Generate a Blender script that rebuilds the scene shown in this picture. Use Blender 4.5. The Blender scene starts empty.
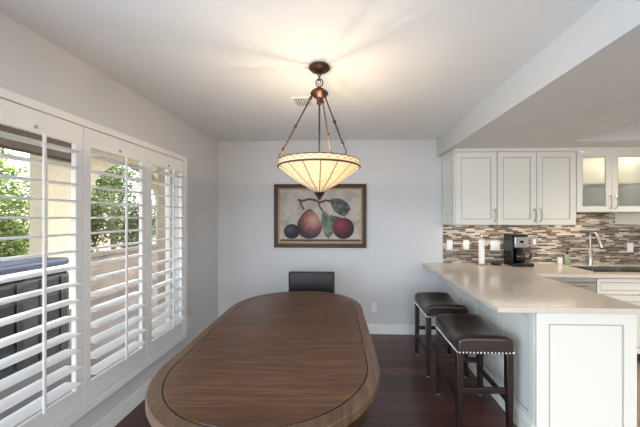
import bpy, bmesh, math, random
from math import pi, sin, cos, radians
from mathutils import Vector, Matrix
random.seed(7)
SC = bpy.context.scene
COL = SC.collection

# ------------------------------------------------------------------ materials
def rgb(h):
    h = h.lstrip('#')
    c = [int(h[i:i+2], 16)/255 for i in (0, 2, 4)]
    return tuple(((x/12.92) if x <= .04045 else ((x+.055)/1.055)**2.4) for x in c) + (1,)

class NT:
    def __init__(s, name):
        s.m = bpy.data.materials.new(name); s.m.use_nodes = True
        s.t = s.m.node_tree; s.b = s.t.nodes['Principled BSDF']; s.o = s.t.nodes['Material Output']
    def n(s, kind, **kw):
        x = s.t.nodes.new(kind)
        for k, v in kw.items():
            if k in x.inputs.keys(): x.inputs[k].default_value = v
            else: setattr(x, k, v)
        return x
    def l(s, a, b): s.t.links.new(a, b)
    def coords(s, scale=(1, 1, 1), rot=(0, 0, 0)):
        tc = s.n('ShaderNodeTexCoord'); mp = s.n('ShaderNodeMapping')
        mp.inputs['Scale'].default_value = scale; mp.inputs['Rotation'].default_value = rot
        s.l(tc.outputs['Object'], mp.inputs['Vector']); return mp.outputs['Vector']
    def ramp(s, fac, stops, interp='LINEAR'):
        r = s.n('ShaderNodeValToRGB'); r.color_ramp.interpolation = interp
        e = r.color_ramp.elements
        while len(e) < len(stops): e.new(.5)
        for el, (p, c) in zip(e, stops): el.position = p; el.color = rgb(c) if isinstance(c, str) else c
        s.l(fac, r.inputs['Fac']); return r.outputs['Color']
    def noise(s, vec, scale=5, detail=4, rough=.5):
        x = s.n('ShaderNodeTexNoise', Scale=scale, Detail=detail, Roughness=rough); s.l(vec, x.inputs['Vector']); return x.outputs['Fac']
    def bump(s, h, strength=.2, dist=.01):
        b = s.n('ShaderNodeBump', Strength=strength, Distance=dist); s.l(h, b.inputs['Height']); s.l(b.outputs['Normal'], s.b.inputs['Normal'])

def mat(name, color, rough=.5, metal=0, var=.0, vscale=6, bump=0, bscale=60, coat=0, spec=.5, trans=0, stretch=(1,1,1)):
    m = NT(name); c = rgb(color) if isinstance(color, str) else color
    m.b.inputs['Base Color'].default_value = c
    m.b.inputs['Roughness'].default_value = rough; m.b.inputs['Metallic'].default_value = metal
    m.b.inputs['Coat Weight'].default_value = coat; m.b.inputs['Specular IOR Level'].default_value = spec
    m.b.inputs['Transmission Weight'].default_value = trans
    v = m.coords(stretch)
    if var:
        d = tuple(x*(1-var) for x in c[:3])+(1,); u = tuple(min(1, x*(1+var)) for x in c[:3])+(1,)
        m.l(m.ramp(m.noise(v, vscale), [(.3, d), (.7, u)]), m.b.inputs['Base Color'])
    if bump: m.bump(m.noise(v, bscale, 3), bump, .004)
    return m.m

M = {}
M['wall'] = mat('wall_paint', '#d4d4d5', .75, var=.012, vscale=2, bump=.12, bscale=90, spec=.25)
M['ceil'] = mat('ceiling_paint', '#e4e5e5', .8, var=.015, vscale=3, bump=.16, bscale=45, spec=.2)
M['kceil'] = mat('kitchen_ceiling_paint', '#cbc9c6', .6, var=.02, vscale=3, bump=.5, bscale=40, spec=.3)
M['trim'] = mat('white_trim', '#eeeeec', .4)
M['shutter'] = mat('shutter_white', '#f3f2f0', .35, var=.01)
M['cab'] = mat('cabinet_white', '#e0ddd3', .4, var=.008)
M['bead'] = mat('cabinet_glaze_line', '#aea9a0', .5)
M['steel'] = mat('brushed_steel', '#b9b4ac', .28, 1, var=.05, vscale=30, stretch=(1, 1, 20))
M['chrome'] = mat('polished_chrome', '#dcdcdc', .12, 1)
M['nickel'] = mat('satin_nickel', '#b5afa6', .3, 1)
M['bronze'] = mat('oil_rubbed_bronze', '#5a4236', .38, .75, var=.25, vscale=25)
M['came'] = mat('dark_lead_came', '#5c4634', .5, .4)
M['leather'] = mat('dark_brown_leather', '#2b1d1b', .33, var=.2, vscale=9, bump=.25, bscale=140, coat=.15)
M['leather2'] = mat('black_brown_leather', '#241f1f', .3, var=.12, vscale=9, bump=.2, bscale=140)
M['legwood'] = mat('espresso_wood', '#1d0f0e', .3, var=.25, vscale=6, stretch=(8, 8, 1), coat=.3)
M['nail'] = mat('nailhead_nickel', '#e2d8c8', .35, .8)
M['black'] = mat('black_plastic', '#0f0f10', .25)
M['dkgrey'] = mat('dark_grey_plastic', '#2a2a2c', .4)
M['white'] = mat('white_plastic', '#e8e8e6', .4)
M['paper'] = mat('white_paper', '#f2f0ee', .9, var=.02, vscale=40)
M['soap'] = mat('green_soap', '#93a587', .2)
M['frame'] = mat('dark_walnut_frame', '#3b2215', .4, var=.3, vscale=14, stretch=(1, 1, 1), bump=.2)
M['gold'] = mat('antique_gold_frame', '#a5834e', .45, .4, var=.3, vscale=40)
M['stucco'] = mat('beige_stucco', '#cdbfa6', .9, var=.07, vscale=9, bump=.8, bscale=60)
M['stucco2'] = mat('pale_grey_stucco', '#b5a98f', .9, var=.06, vscale=9, bump=.8, bscale=60)
M['beam'] = mat('brown_patio_beam', '#4a3d30', .7, var=.2, vscale=4, stretch=(1, 1, 6))
M['patio'] = mat('patio_concrete', '#4f4a44', .85, var=.1, vscale=3, bump=.3)
M['soil'] = mat('garden_soil', '#6d6a48', .95, var=.3, vscale=2)
M['spaside'] = mat('spa_dark_cabinet', '#0e0e0f', .6, var=.25, vscale=5, stretch=(1, 6, .5))
M['spacover'] = mat('spa_blue_cover', '#1a243a', .5, var=.1)
M['bark'] = mat('tree_bark', '#5b4a3a', .9, var=.3, bump=.6)
M['alu'] = mat('window_frame_white', '#d9d7d2', .5)

def glass(name, tint=(1, 1, 1, 1), gl=.06):
    m = NT(name); m.t.nodes.remove(m.b)
    tr = m.n('ShaderNodeBsdfTransparent'); tr.inputs['Color'].default_value = tint
    g = m.n('ShaderNodeBsdfGlossy', Roughness=.02)
    lw = m.n('ShaderNodeFresnel', IOR=1.45); mx = m.n('ShaderNodeMixShader')
    ge = m.n('ShaderNodeNewGeometry'); ml = m.n('ShaderNodeMath', operation='SUBTRACT', use_clamp=True); m.l(lw.outputs[0], ml.inputs[0]); m.l(ge.outputs['Backfacing'], ml.inputs[1])
    m.l(ml.outputs[0], mx.inputs[0]); m.l(tr.outputs[0], mx.inputs[1]); m.l(g.outputs[0], mx.inputs[2])
    m.l(mx.outputs[0], m.o.inputs['Surface']); return m.m
M['glass'] = glass('clear_glass')
M['cabglass'] = glass('cabinet_glass', (.93, .95, .95, 1))
M['carafe'] = glass('carafe_glass', (.55, .52, .5, 1))

def lampglass(name, c):
    m = NT(name)
    m.b.inputs['Roughness'].default_value = .3
    v = m.coords()
    col = m.ramp(m.noise(v, 30, 4), [(.3, tuple(x*.85 for x in c[:3])+(1,)), (.7, c)])
    m.l(col, m.b.inputs['Base Color'])
    tl = m.n('ShaderNodeBsdfTranslucent'); m.l(col, tl.inputs['Color'])
    mx = m.n('ShaderNodeMixShader', Fac=.5); m.l(m.b.outputs[0], mx.inputs[1]); m.l(tl.outputs[0], mx.inputs[2])
    em = m.n('ShaderNodeEmission', Strength=LAMP_E); m.l(col, em.inputs['Color'])
    ad = m.n('ShaderNodeAddShader'); m.l(mx.outputs[0], ad.inputs[0]); m.l(em.outputs[0], ad.inputs[1])
    m.l(ad.outputs[0], m.o.inputs['Surface']); return m.m
LAMP_E = .06
M['artglass'] = lampglass('ivory_art_glass', rgb('#ece2cc'))
M['bandglass'] = lampglass('cream_band_glass', rgb('#ece3cf'))

def wood_planks(name, cols, plank, length, rough, coat, axis='Y', gscale=1.0, gap='#120b09', gapw=.004, bumps=.25):
    """planks run along axis"""
    m = NT(name)
    tc = m.n('ShaderNodeTexCoord'); sp = m.n('ShaderNodeSeparateXYZ'); m.l(tc.outputs['Object'], sp.inputs[0])
    cb = m.n('ShaderNodeCombineXYZ')
    if axis == 'Y': m.l(sp.outputs['Y'], cb.inputs['X']); m.l(sp.outputs['X'], cb.inputs['Y'])
    else: m.l(sp.outputs['X'], cb.inputs['X']); m.l(sp.outputs['Y'], cb.inputs['Y'])
    br = m.n('ShaderNodeTexBrick'); br.offset = .37; br.offset_frequency = 2
    br.inputs['Color1'].default_value = (0, 0, 0, 1); br.inputs['Color2'].default_value = (1, 1, 1, 1)
    br.inputs['Mortar'].default_value = (.5, .5, .5, 1); br.inputs['Scale'].default_value = 1
    br.inputs['Mortar Size'].default_value = gapw; br.inputs['Mortar Smooth'].default_value = .3
    br.inputs['Brick Width'].default_value = length; br.inputs['Row Height'].default_value = plank
    m.l(cb.outputs[0], br.inputs['Vector'])
    if length > 10:
        br.offset = 0; sh = m.n('ShaderNodeVectorMath', operation='ADD'); sh.inputs[1].default_value = (17, 5.03, 0); m.l(cb.outputs[0], sh.inputs[0]); m.l(sh.outputs[0], br.inputs['Vector'])
    mp = m.n('ShaderNodeMapping'); mp.inputs['Scale'].default_value = (1.6*gscale, 22*gscale, 1); m.l(cb.outputs[0], mp.inputs['Vector'])
    # shift the grain by plank
    ad = m.n('ShaderNodeVectorMath', operation='MULTIPLY_ADD'); m.l(br.outputs['Color'], ad.inputs[0]); ad.inputs[1].default_value = (9, 3, 5); m.l(mp.outputs[0], ad.inputs[2])
    g = m.noise(ad.outputs[0], 2.6, 8, .7)
    mix = m.n('ShaderNodeMath', operation='MULTIPLY_ADD'); m.l(br.outputs['Color'], mix.inputs[0]); mix.inputs[1].default_value = .3 if length < 10 else .12
    m2 = m.n('ShaderNodeMath', operation='MULTIPLY'); m.l(g, m2.inputs[0]); m2.inputs[1].default_value = .7 if length < 10 else .88
    m.l(m2.outputs[0], mix.inputs[2])
    col = m.ramp(mix.outputs[0], [(.3, cols[0]), (.5, cols[1]), (.7, cols[2])])
    mx = m.n('ShaderNodeMix', data_type='RGBA'); m.l(br.outputs['Fac'], mx.inputs[0]); m.l(col, mx.inputs[6]); mx.inputs[7].default_value = rgb(gap)
    m.l(mx.outputs[2], m.b.inputs['Base Color'])
    m.b.inputs['Roughness'].default_value = rough; m.b.inputs['Coat Weight'].default_value = coat; m.b.inputs['Coat Roughness'].default_value = .2
    m.bump(g, bumps, .002)
    return m.m
M['floor'] = wood_planks('dark_cherry_floor', ['#38201c', '#53322c', '#6d453c'], .125, 1.3, .32, .15, 'X', gapw=.002)
M['tabletop'] = wood_planks('walnut_tabletop', ['#392215', '#5b3b27', '#7d583d'], .13, 50, .34, .2, 'X', .8, '#2c1a10', .0012)
M['border'] = wood_planks('walnut_border', ['#43301f', '#604735', '#7b6049'], .9, 50, .34, .2, 'Y', 1.2, '#4a3122', .0)
M['apron'] = wood_planks('walnut_apron', ['#24150e', '#3a2317', '#4c3020'], .9, 5, .45, .1, 'X', 1, '#2c1a10', .0)

def quartz():
    m = NT('beige_quartz'); v = m.coords()
    col = m.ramp(m.noise(v, 220, 3, .7), [(.3, '#bdb2a2'), (.5, '#cdc3b5'), (.72, '#dbd3c7')])
    m.l(col, m.b.inputs['Base Color']); m.b.inputs['Roughness'].default_value = .14
    return m.m
M['quartz'] = quartz()

def mosaic():
    m = NT('linear_stone_mosaic')
    tc = m.n('ShaderNodeTexCoord'); sp = m.n('ShaderNodeSeparateXYZ'); m.l(tc.outputs['Object'], sp.inputs[0])
    cb = m.n('ShaderNodeCombineXYZ'); m.l(sp.outputs['X'], cb.inputs['X']); m.l(sp.outputs['Z'], cb.inputs['Y'])
    br = m.n('ShaderNodeTexBrick'); br.offset = .43; br.squash = .7; br.squash_frequency = 3
    br.inputs['Color1'].default_value = (0, 0, 0, 1); br.inputs['Color2'].default_value = (1, 1, 1, 1)
    br.inputs['Mortar'].default_value = (.5, .5, .5, 1); br.inputs['Scale'].default_value = 1
    br.inputs['Mortar Size'].default_value = .0015; br.inputs['Brick Width'].default_value = .115; br.inputs['Row Height'].default_value = .0195
    m.l(cb.outputs[0], br.inputs['Vector'])
    col = m.ramp(br.outputs['Color'], [(0, '#43362c'), (.16, '#8d8071'), (.3, '#615042'), (.42, '#b5ac9e'), (.58, '#786858'), (.70, '#cac5bb'), (.84, '#524a44'), (.93, '#9b9184')], 'CONSTANT')
    mx = m.n('ShaderNodeMix', data_type='RGBA'); m.l(br.outputs['Fac'], mx.inputs[0]); m.l(col, mx.inputs[6]); mx.inputs[7].default_value = rgb('#a3978a')
    m.l(mx.outputs[2], m.b.inputs['Base Color']); m.b.inputs['Roughness'].default_value = .3
    iv = m.n('ShaderNodeMath', operation='SUBTRACT'); iv.inputs[0].default_value = 1; m.l(br.outputs['Fac'], iv.inputs[1]); m.bump(iv.outputs[0], .5, .003)
    return m.m
M['mosaic'] = mosaic()

def tiles():
    m = NT('tan_stone_tile'); v = m.coords()
    br = m.n('ShaderNodeTexBrick'); br.offset = 0; br.inputs['Scale'].default_value = 1
    br.inputs['Color1'].default_value = rgb('#ac9478'); br.inputs['Color2'].default_value = rgb('#b8a186'); br.inputs['Mortar'].default_value = rgb('#8c7358')
    br.inputs['Mortar Size'].default_value = .004; br.inputs['Brick Width'].default_value = .33; br.inputs['Row Height'].default_value = .33
    m.l(v, br.inputs['Vector'])
    n = m.ramp(m.noise(v, 14, 5, .7), [(.3, '#9a7c60'), (.7, '#ffffff')])
    mx = m.n('ShaderNodeMix', data_type='RGBA', blend_type='MULTIPLY'); mx.inputs[0].default_value = .5; m.l(br.outputs['Color'], mx.inputs[6]); m.l(n, mx.inputs[7])
    m.l(mx.outputs[2], m.b.inputs['Base Color']); m.b.inputs['Roughness'].default_value = .35
    return m.m
M['tile'] = tiles()

def leafmat(name, a, b, c):
    m = NT(name); v = m.coords()
    col = m.ramp(m.noise(v, 9, 3), [(.3, a), (.5, b), (.7, c)])
    m.l(col, m.b.inputs['Base Color']); m.b.inputs['Roughness'].default_value = .5
    tl = m.n('ShaderNodeBsdfTranslucent'); m.l(col, tl.inputs['Color'])
    mx = m.n('ShaderNodeMixShader', Fac=.35); m.l(m.b.outputs[0], mx.inputs[1]); m.l(tl.outputs[0], mx.inputs[2]); m.l(mx.outputs[0], m.o.inputs['Surface'])
    return m.m
M['leafA'] = leafmat('olive_leaves', '#35431f', '#566634', '#86924f')
M['leafB'] = leafmat('bright_leaves', '#43581f', '#6c8236', '#a3b05e')
M['leafC'] = leafmat('grey_green_leaves', '#323f2a', '#515e40', '#7a8662')

def paint(name, stops, scale=4, center=(0, 0, 0), rough=.6, kind='noise', r=.1):
    """painted pigment on canvas: colours of the artwork itself"""
    m = NT(name)
    tc = m.n('ShaderNodeTexCoord')
    if kind == 'noise':
        mp = m.n('ShaderNodeMapping'); m.l(tc.outputs['Object'], mp.inputs['Vector'])
        f = m.noise(mp.outputs[0], scale, 6, .65)
    else:
        sb = m.n('ShaderNodeVectorMath', operation='DISTANCE'); m.l(tc.outputs['Object'], sb.inputs[0]); sb.inputs[1].default_value = center
        a = m.n('ShaderNodeMath', operation='DIVIDE'); m.l(sb.outputs['Value'], a.inputs[0]); a.inputs[1].default_value = r
        nz = m.noise(tc.outputs['Object'], 26, 4, .6)
        b = m.n('ShaderNodeMath', operation='MULTIPLY_ADD'); m.l(nz, b.inputs[0]); b.inputs[1].default_value = .5; m.l(a.outputs[0], b.inputs[2])
        s = m.n('ShaderNodeMath', operation='SUBTRACT'); m.l(b.outputs[0], s.inputs[0]); s.inputs[1].default_value = .25
        f = s.outputs[0]
    m.l(m.ramp(f, stops), m.b.inputs['Base Color']); m.b.inputs['Roughness'].default_value = rough
    return m.m

# ------------------------------------------------------------------ mesh builder
class MB:
    def __init__(s): s.bm = bmesh.new(); s.smooth = False
    def _v(s, pts, mx=None): return [s.bm.verts.new(mx @ Vector(p) if mx else Vector(p)) for p in pts]
    def box(s, x0, x1, y0, y1, z0, z1, mx=None, taper=None):
        t = taper or 0
        P = [(x0+t, y0+t, z0), (x1-t, y0+t, z0), (x1-t, y1-t, z0), (x0+t, y1-t, z0), (x0, y0, z1), (x1, y0, z1), (x1, y1, z1), (x0, y1, z1)]
        v = s._v(P, mx)
        for f in ((3, 2, 1, 0), (4, 5, 6, 7), (0, 1, 5, 4), (1, 2, 6, 5), (2, 3, 7, 6), (3, 0, 4, 7)): s.bm.faces.new([v[i] for i in f])
        return s
    def tube(s, pts, r, n=10, caps=True, closed=False):
        pts = [Vector(p) for p in pts]; rs = r if isinstance(r, (list, tuple)) else [r]*len(pts)
        rings = []; up = None; N = len(pts)
        for i, p in enumerate(pts):
            if closed: d = (pts[(i+1) % N]-pts[i-1]).normalized()
            else: d = ((pts[min(i+1, N-1)]-pts[max(i-1, 0)])).normalized()
            if up is None:
                up = Vector((0, 0, 1)) if abs(d.z) < .9 else Vector((1, 0, 0))
            a = (up - d*up.dot(d)).normalized(); up = a; b = d.cross(a)
            rings.append([s.bm.verts.new(p + (a*cos(2*pi*k/n)+b*sin(2*pi*k/n))*rs[i]) for k in range(n)])
        for i in range(N if closed else N-1):
            A, B = rings[i], rings[(i+1) % N]
            for k in range(n): s.bm.faces.new((A[k], A[(k+1) % n], B[(k+1) % n], B[k]))
        if caps and not closed: s.bm.faces.new(rings[0][::-1]); s.bm.faces.new(rings[-1])
        s.smooth = True; return s
    def lathe(s, prof, c=(0, 0, 0), n=24, mx=None, closed=True):
        """prof: list of (r,z)"""
        c = Vector(c); rings = []
        for r, z in prof:
            if r < 1e-6: rings.append(s._v([c+Vector((0, 0, z))], mx))
            else: rings.append(s._v([c+Vector((r*cos(2*pi*k/n), r*sin(2*pi*k/n), z)) for k in range(n)], mx))
        for A, B in zip(rings, rings[1:]):
            for k in range(n):
                k2 = (k+1) % n
                if len(A) == 1 and len(B) == 1: continue
                if len(A) == 1: s.bm.faces.new((A[0], B[k], B[k2]))
                elif len(B) == 1: s.bm.faces.new((A[k], A[k2], B[0]))
                else: s.bm.faces.new((A[k], A[k2], B[k2], B[k]))
        s.smooth = True; return s
    def prism(s, poly, z0, z1, mx=None):
        a = s._v([(x, y, z0) for x, y in poly], mx); b = s._v([(x, y, z1) for x, y in poly], mx); n = len(poly)
        s.bm.faces.new(a[::-1]); s.bm.faces.new(b)
        for k in range(n): s.bm.faces.new((a[k], a[(k+1) % n], b[(k+1) % n], b[k]))
        return s
    def slab(s, us, vs, fill, w0, w1, axes='XYZ'):
        """grid slab with holes; axes names which world axis u, v, w take"""
        ix = ['XYZ'.index(c) for c in axes]; cache = {}
        def V(i, j, k):
            if (i, j, k) not in cache:
                p = [0, 0, 0]; p[ix[0]] = us[i]; p[ix[1]] = vs[j]; p[ix[2]] = (w0, w1)[k]; cache[(i, j, k)] = s.bm.verts.new(p)
            return cache[(i, j, k)]
        F = lambda i, j: 0 <= i < len(us)-1 and 0 <= j < len(vs)-1 and fill(i, j)
        for i in range(len(us)-1):
            for j in range(len(vs)-1):
                if not F(i, j): continue
                for k in (0, 1): s.bm.faces.new([V(i, j, k), V(i+1, j, k), V(i+1, j+1, k), V(i, j+1, k)])
                for (di, dj, a, b) in ((-1, 0, (i, j), (i, j+1)), (1, 0, (i+1, j), (i+1, j+1)), (0, -1, (i, j), (i+1, j)), (0, 1, (i, j+1), (i+1, j+1))):
                    if not F(i+di, j+dj): s.bm.faces.new([V(*a, 0), V(*b, 0), V(*b, 1), V(*a, 1)])
        return s
    def ring(s, x0, x1, z0, z1, w, y0, y1, mx=None):
        """rectangular frame in the XZ plane, mitred, of one mesh"""
        def R(y, i): return [(x0+i, y, z0+i), (x1-i, y, z0+i), (x1-i, y, z1-i), (x0+i, y, z1-i)]
        A, B, C_, D = s._v(R(y0, 0), mx), s._v(R(y0, w), mx), s._v(R(y1, w), mx), s._v(R(y1, 0), mx)
        for k in range(4):
            j = (k+1) % 4
            for P, Q in ((A, B), (B, C_), (C_, D), (D, A)): s.bm.faces.new((P[k], P[j], Q[j], Q[k]))
        return s
    def done(s, name, m, parent=None, bevel=0, seg=2, subd=0, solid=0, origin=None, label=None, smooth=None):
        bm = s.bm
        bmesh.ops.recalc_face_normals(bm, faces=bm.faces)
        off = Vector(origin) if origin is not None else Vector((0, 0, 0))
        if parent is not None: off = Vector(ORI.get(parent.name, (0, 0, 0)))
        bmesh.ops.translate(bm, verts=bm.verts, vec=-off)
        me = bpy.data.meshes.new(name); bm.to_mesh(me); bm.free()
        o = bpy.data.objects.new(name, me); COL.objects.link(o)
        if isinstance(m, str): m = M[m]
        me.materials.append(m)
        if parent is not None: o.parent = parent
        else: o.location = off
        ORI[o.name] = off
        sm = s.smooth if smooth is None else smooth
        if solid:
            md = o.modifiers.new('s', 'SOLIDIFY'); md.thickness = solid; md.offset = 0
        if bevel:
            md = o.modifiers.new('b', 'BEVEL'); md.width = bevel; md.segments = seg; md.limit_method = 'ANGLE'; md.angle_limit = radians(35)
        if subd:
            md = o.modifiers.new('u', 'SUBSURF'); md.levels = subd; md.render_levels = subd
        if sm or subd or bevel:
            for p in me.polygons: p.use_smooth = True
            if not subd:
                try: me.set_sharp_from_angle(angle=radians(40))
                except Exception: pass
        if label: o['label'] = label
        return o
ORI = {}
def struct(o): o['kind'] = 'structure'; return o
def thing(name, label, cat, loc=(0, 0, 0), rz=0, group=None):
    o = bpy.data.objects.new(name, None); COL.objects.link(o); o.location = loc; o.rotation_euler = (0, 0, rz)
    o.empty_display_size = .1
    ORI[o.name] = Vector(loc); return tag(o, label, cat, group)
def tag(o, label, cat, group=None, kind=None):
    o['label'] = label; o['category'] = cat
    if group: o['group'] = group
    if kind: o['kind'] = kind
    return o
def copy_tree(o, parent=None):
    c = o.copy(); COL.objects.link(c)
    if parent is not None: c.parent = parent; c.matrix_parent_inverse = o.matrix_parent_inverse.copy()
    for ch in [x for x in bpy.data.objects if x.parent == o]: copy_tree(ch, c)
    return c

# ------------------------------------------------------------------ dimensions
XL, YB, YR, XR = -1.63, 3.54, -2.6, 4.6
HC, HK, XS = 2.44, 2.22, 1.145
CT = .90
WY0, WY1, WZ0, WZ1 = 1.07, 2.75, .29, 2.05

# ------------------------------------------------------------------ room shell
struct(MB().box(XL-.17, 1.24, YR, YB+.01, -.05, 0).done('floor', 'floor'))
struct(MB().box(1.24, XR, YR, YB+.01, -.05, 0).done('floor_kitchen', 'tile'))
struct(MB().box(XL-.17, XS, YR-.15, YB+.15, HC, HC+.12).done('ceiling', 'ceil'))
# lowered kitchen ceiling with a raised tray
us, vs = [XS, 2.27, 4.2, XR], [YR-.15, .6, 2.84, YB+.15]
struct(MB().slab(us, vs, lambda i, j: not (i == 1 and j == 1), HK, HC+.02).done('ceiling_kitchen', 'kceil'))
struct(MB().box(2.27, 4.2, .6, 2.84, HC+.02, HC+.12).done('ceiling_tray', 'ceil'))
struct(MB().box(XL-.17, XR+.15, YB, YB+.15, 0, HC).done('wall_back', 'wall'))
us, vs = [YR-.15, -2.2, .2, WY0, WY1, YB], [0, .05, WZ0, WZ1, 2.1, HC]
struct(MB().slab(us, vs, lambda i, j: not ((i == 3 and j == 2) or (i == 1 and 1 <= j <= 3)), XL-.17, XL, 'YZX').done('wall_left', 'wall'))  # opening behind the camera is unseen, added to let in the side fill
struct(MB().box(XR, XR+.15, YR-.15, YB, 0, HC).done('wall_right', 'wall'))
us, vs = [XL, -1.0, 1.0, 1.5, 3.8, XR], [0, .05, 2.2, HC]
struct(MB().slab(us, vs, lambda i, j: not (i in (1, 3) and j == 1), YR-.15, YR, 'XZY').done('wall_rear', 'wall'))  # both openings are unseen, added for the rear fill lights
def baseboard(name, pts_box, axis):
    m = MB(); x0, x1, y0, y1 = pts_box; m.box(x0, x1, y0, y1, 0, .105)
    if axis == 'X': m.box(x0, x1, y0+.005, y1, .105, .125)
    else: m.box(x0, x1-.005, y0, y1, .105, .125)
    return struct(m.done(name, 'trim', bevel=.003))
baseboard('baseboard_back', (XL, 1.2, YB-.016, YB), 'X')
baseboard('baseboard_left', (XL, XL+.016, YR, YB-.016), 'Y')

# ---- window behind the shutters
w = thing('window_1', 'white framed window behind the shutters', 'window', (XL-.12, (WY0+WY1)/2, WZ0)); struct(w)
for k in ('label', 'category'): del w[k]
ys = [WY0, 1.788, 2.376, WY1]
fm = MB()
us = [WY0, WY0+.035, 1.788-.018, 1.788+.018, 2.376-.018, 2.376+.018, WY1-.035, WY1]
vs = [WZ0, WZ0+.035, WZ1-.035, WZ1]
fm.slab(us, vs, lambda i, j: not (i in (1, 3, 5) and j == 1), XL-.145, XL-.105, 'YZX').done('window_frame', 'alu', w, bevel=.002)
for a, b in ((us[1], us[2]), (us[3], us[4]), (us[5], us[6])):
    MB().box(XL-.127, XL-.123, a, b, vs[1], vs[2]).done('window_pane', 'glass', w)

# ---- shutter frame and three hinged panels
FX = -1.59
us = [WY0-.03, WY0+.03, WY1-.04, WY1+.018]; vs = [.262, .315, 2.025, 2.07]
struct(MB().slab(us, vs, lambda i, j: not (i == 1 and j == 1), XL, FX+.004, 'YZX').done('trim_1', 'shutter', bevel=.004))
panels = [(1.107, 1.164, 1.602, 1.649, 'nearest the camera, cut by the left edge of the photo', 'with the dark spa behind it'),
          (1.653, 1.70, 2.145, 2.197, 'between the other two', 'showing shrubs under the arch'),
          (2.201, 2.254, 2.68, 2.706, 'farthest of the three', 'next to the room corner')]
labels = ['white plantation shutter panel at left edge of photo, nearest the camera',
          'middle white plantation shutter panel of the three on the left wall',
          'farthest white plantation shutter panel, narrowest and closest to the back wall']
OZ0, OZ1, NL = .44, 1.905, 15
for (a, b, c, d, _, _), lab in zip(panels, labels):
    p = thing('shutter_panel', lab, 'window shutter', (FX, a, .32), group='plantation shutters on the left wall')
    us = [a, b, c, d]; vs = [.32, OZ0, OZ1, 2.02]
    MB().slab(us, vs, lambda i, j: not (i == 1 and j == 1), FX-.03, FX, 'YZX').done('panel_frame', 'shutter', p, bevel=.003)
    pitch = (OZ1-OZ0)/NL
    for k in range(NL):
        z = OZ0+pitch*(k+.5); t = 0.0
        m = MB(); prof = []
        for q in range(14):
            an = 2*pi*q/14; x = .056*cos(an); y = .0068*sin(an)
            prof.append((x*cos(t)-y*sin(t), x*sin(t)+y*cos(t)))
        A = [m.bm.verts.new((FX-.015+x, b+.003, z+y)) for x, y in prof]; B = [m.bm.verts.new((FX-.015+x, c-.003, z+y)) for x, y in prof]
        m.bm.faces.new(A); m.bm.faces.new(B[::-1])
        for q in range(14): m.bm.faces.new((A[q], A[(q+1) % 14], B[(q+1) % 14], B[q]))
        m.smooth = True
        m.done('louver', 'shutter', p)
    ym = (b+c)/2
    MB().box(FX+.044, FX+.056, ym-.007, ym+.007, OZ0+.02, OZ1-.005).done('tilt_rod', 'shutter', p, bevel=.003)
    MB().box(FX, FX+.012, ym-.006, ym+.006, OZ1+.02, OZ1+.036).done('catch', 'nickel', p, bevel=.003)

# ------------------------------------------------------------------ outlets and switches
def outlet(x, z, lab, wall='back', y=YB, kind='outlet', wd=.07, ht=.115, grp=None, nm='wall_outlet', cat='electrical outlet', pm_='white'):
    if wall == 'back':
        t = thing(nm, lab, cat, (x, y, z), group=grp)
        MB().box(x-wd/2, x+wd/2, y-.007, y, z-ht/2, z+ht/2).done('cover_plate', pm_, t, bevel=.002)
        if kind == 'outlet':
            for dz in (-.02, .02): MB().box(x-.015, x+.015, y-.010, y-.007, z+dz-.014, z+dz+.014).done('socket', 'trim', t, bevel=.002)
        else:
            n = 2 if wd > .1 else 1
            for q in range(n):
                xx = x+(q-(n-1)/2)*.046
                MB().box(xx-.016, xx+.016, y-.011, y-.007, z-.033, z+.033).done('switch_rocker', 'trim', t, bevel=.002)
    else:
        t = thing(nm, lab, cat, (y, x, z))
        MB().box(y, y+.007, x-wd/2, x+wd/2, z-ht/2, z+ht/2).done('cover_plate', 'white', t, bevel=.002)
        for dz in (-.02, .02): MB().box(y+.007, y+.010, x-.015, x+.015, z+dz-.014, z+dz+.014).done('socket', 'trim', t, bevel=.002)
outlet(.365, .335, 'white wall outlet low on the back wall, right of the dining chair')
outlet(2.87, .37, 'white wall outlet low on the left wall past the shutters', 'left', XL)

# ------------------------------------------------------------------ ceiling vent
v = thing('ceiling_vent', 'white rectangular air vent in the ceiling behind the pendant lamp', 'air vent', (-.35, 2.36, HC))
MB().slab([-.435, -.42, -.28, -.265], [2.25, 2.265, 2.43, 2.445], lambda i, j: not (i == 1 and j == 1), HC-.008, HC, 'XYZ').done('vent_frame', 'trim', v, bevel=.002)
for k in range(7):
    x = -.42+.14*(k+.5)/7
    MB().box(x-.009, x+.009, 2.265, 2.43, -.001, .001, mx=Matrix.Translation((0, 0, HC-.006)) @ Matrix.Translation((x, 0, 0)) @ Matrix.Rotation(radians(35), 4, 'Y') @ Matrix.Translation((-x, 0, 0))).done('slat', 'trim', v)
MB().box(-.42, -.28, 2.265, 2.43, HC-.002, HC-.0005).done('vent_backing', mat('vent_grey', '#8a8782', .7), v)

# ------------------------------------------------------------------ painting
FX0, FZ1 = -.897, 1.885; S = .002356
def cp(cx, cy): return (FX0+(cx-45)*S, FZ1-(cy-48)*S)
pt = thing('framed_painting', 'framed still life painting of pear, plum and apple on the back wall', 'painting', (-.31, YB, 1.09))
x1, z0 = .268, 1.083
fr = MB(); fr.ring(FX0, x1, z0, FZ1, .022, YB-.035, YB-.002); fr.ring(FX0+.022, x1-.022, z0+.022, FZ1-.022, .030, YB-.024, YB-.002)
fr.done('frame', 'frame', pt, bevel=.005)
MB().ring(FX0+.052, x1-.052, z0+.052, FZ1-.052, .016, YB-.028, YB-.002).done('gold_liner', 'gold', pt, bevel=.003)
cv = MB().box(FX0+.066, x1-.066, YB-.014, YB-.004, z0+.066, FZ1-.066).done('canvas', paint('painted_cream_ground', [(.3, '#8f867e'), (.5, '#b5aba0'), (.7, '#c9c0b4')], 5), pt)
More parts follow.
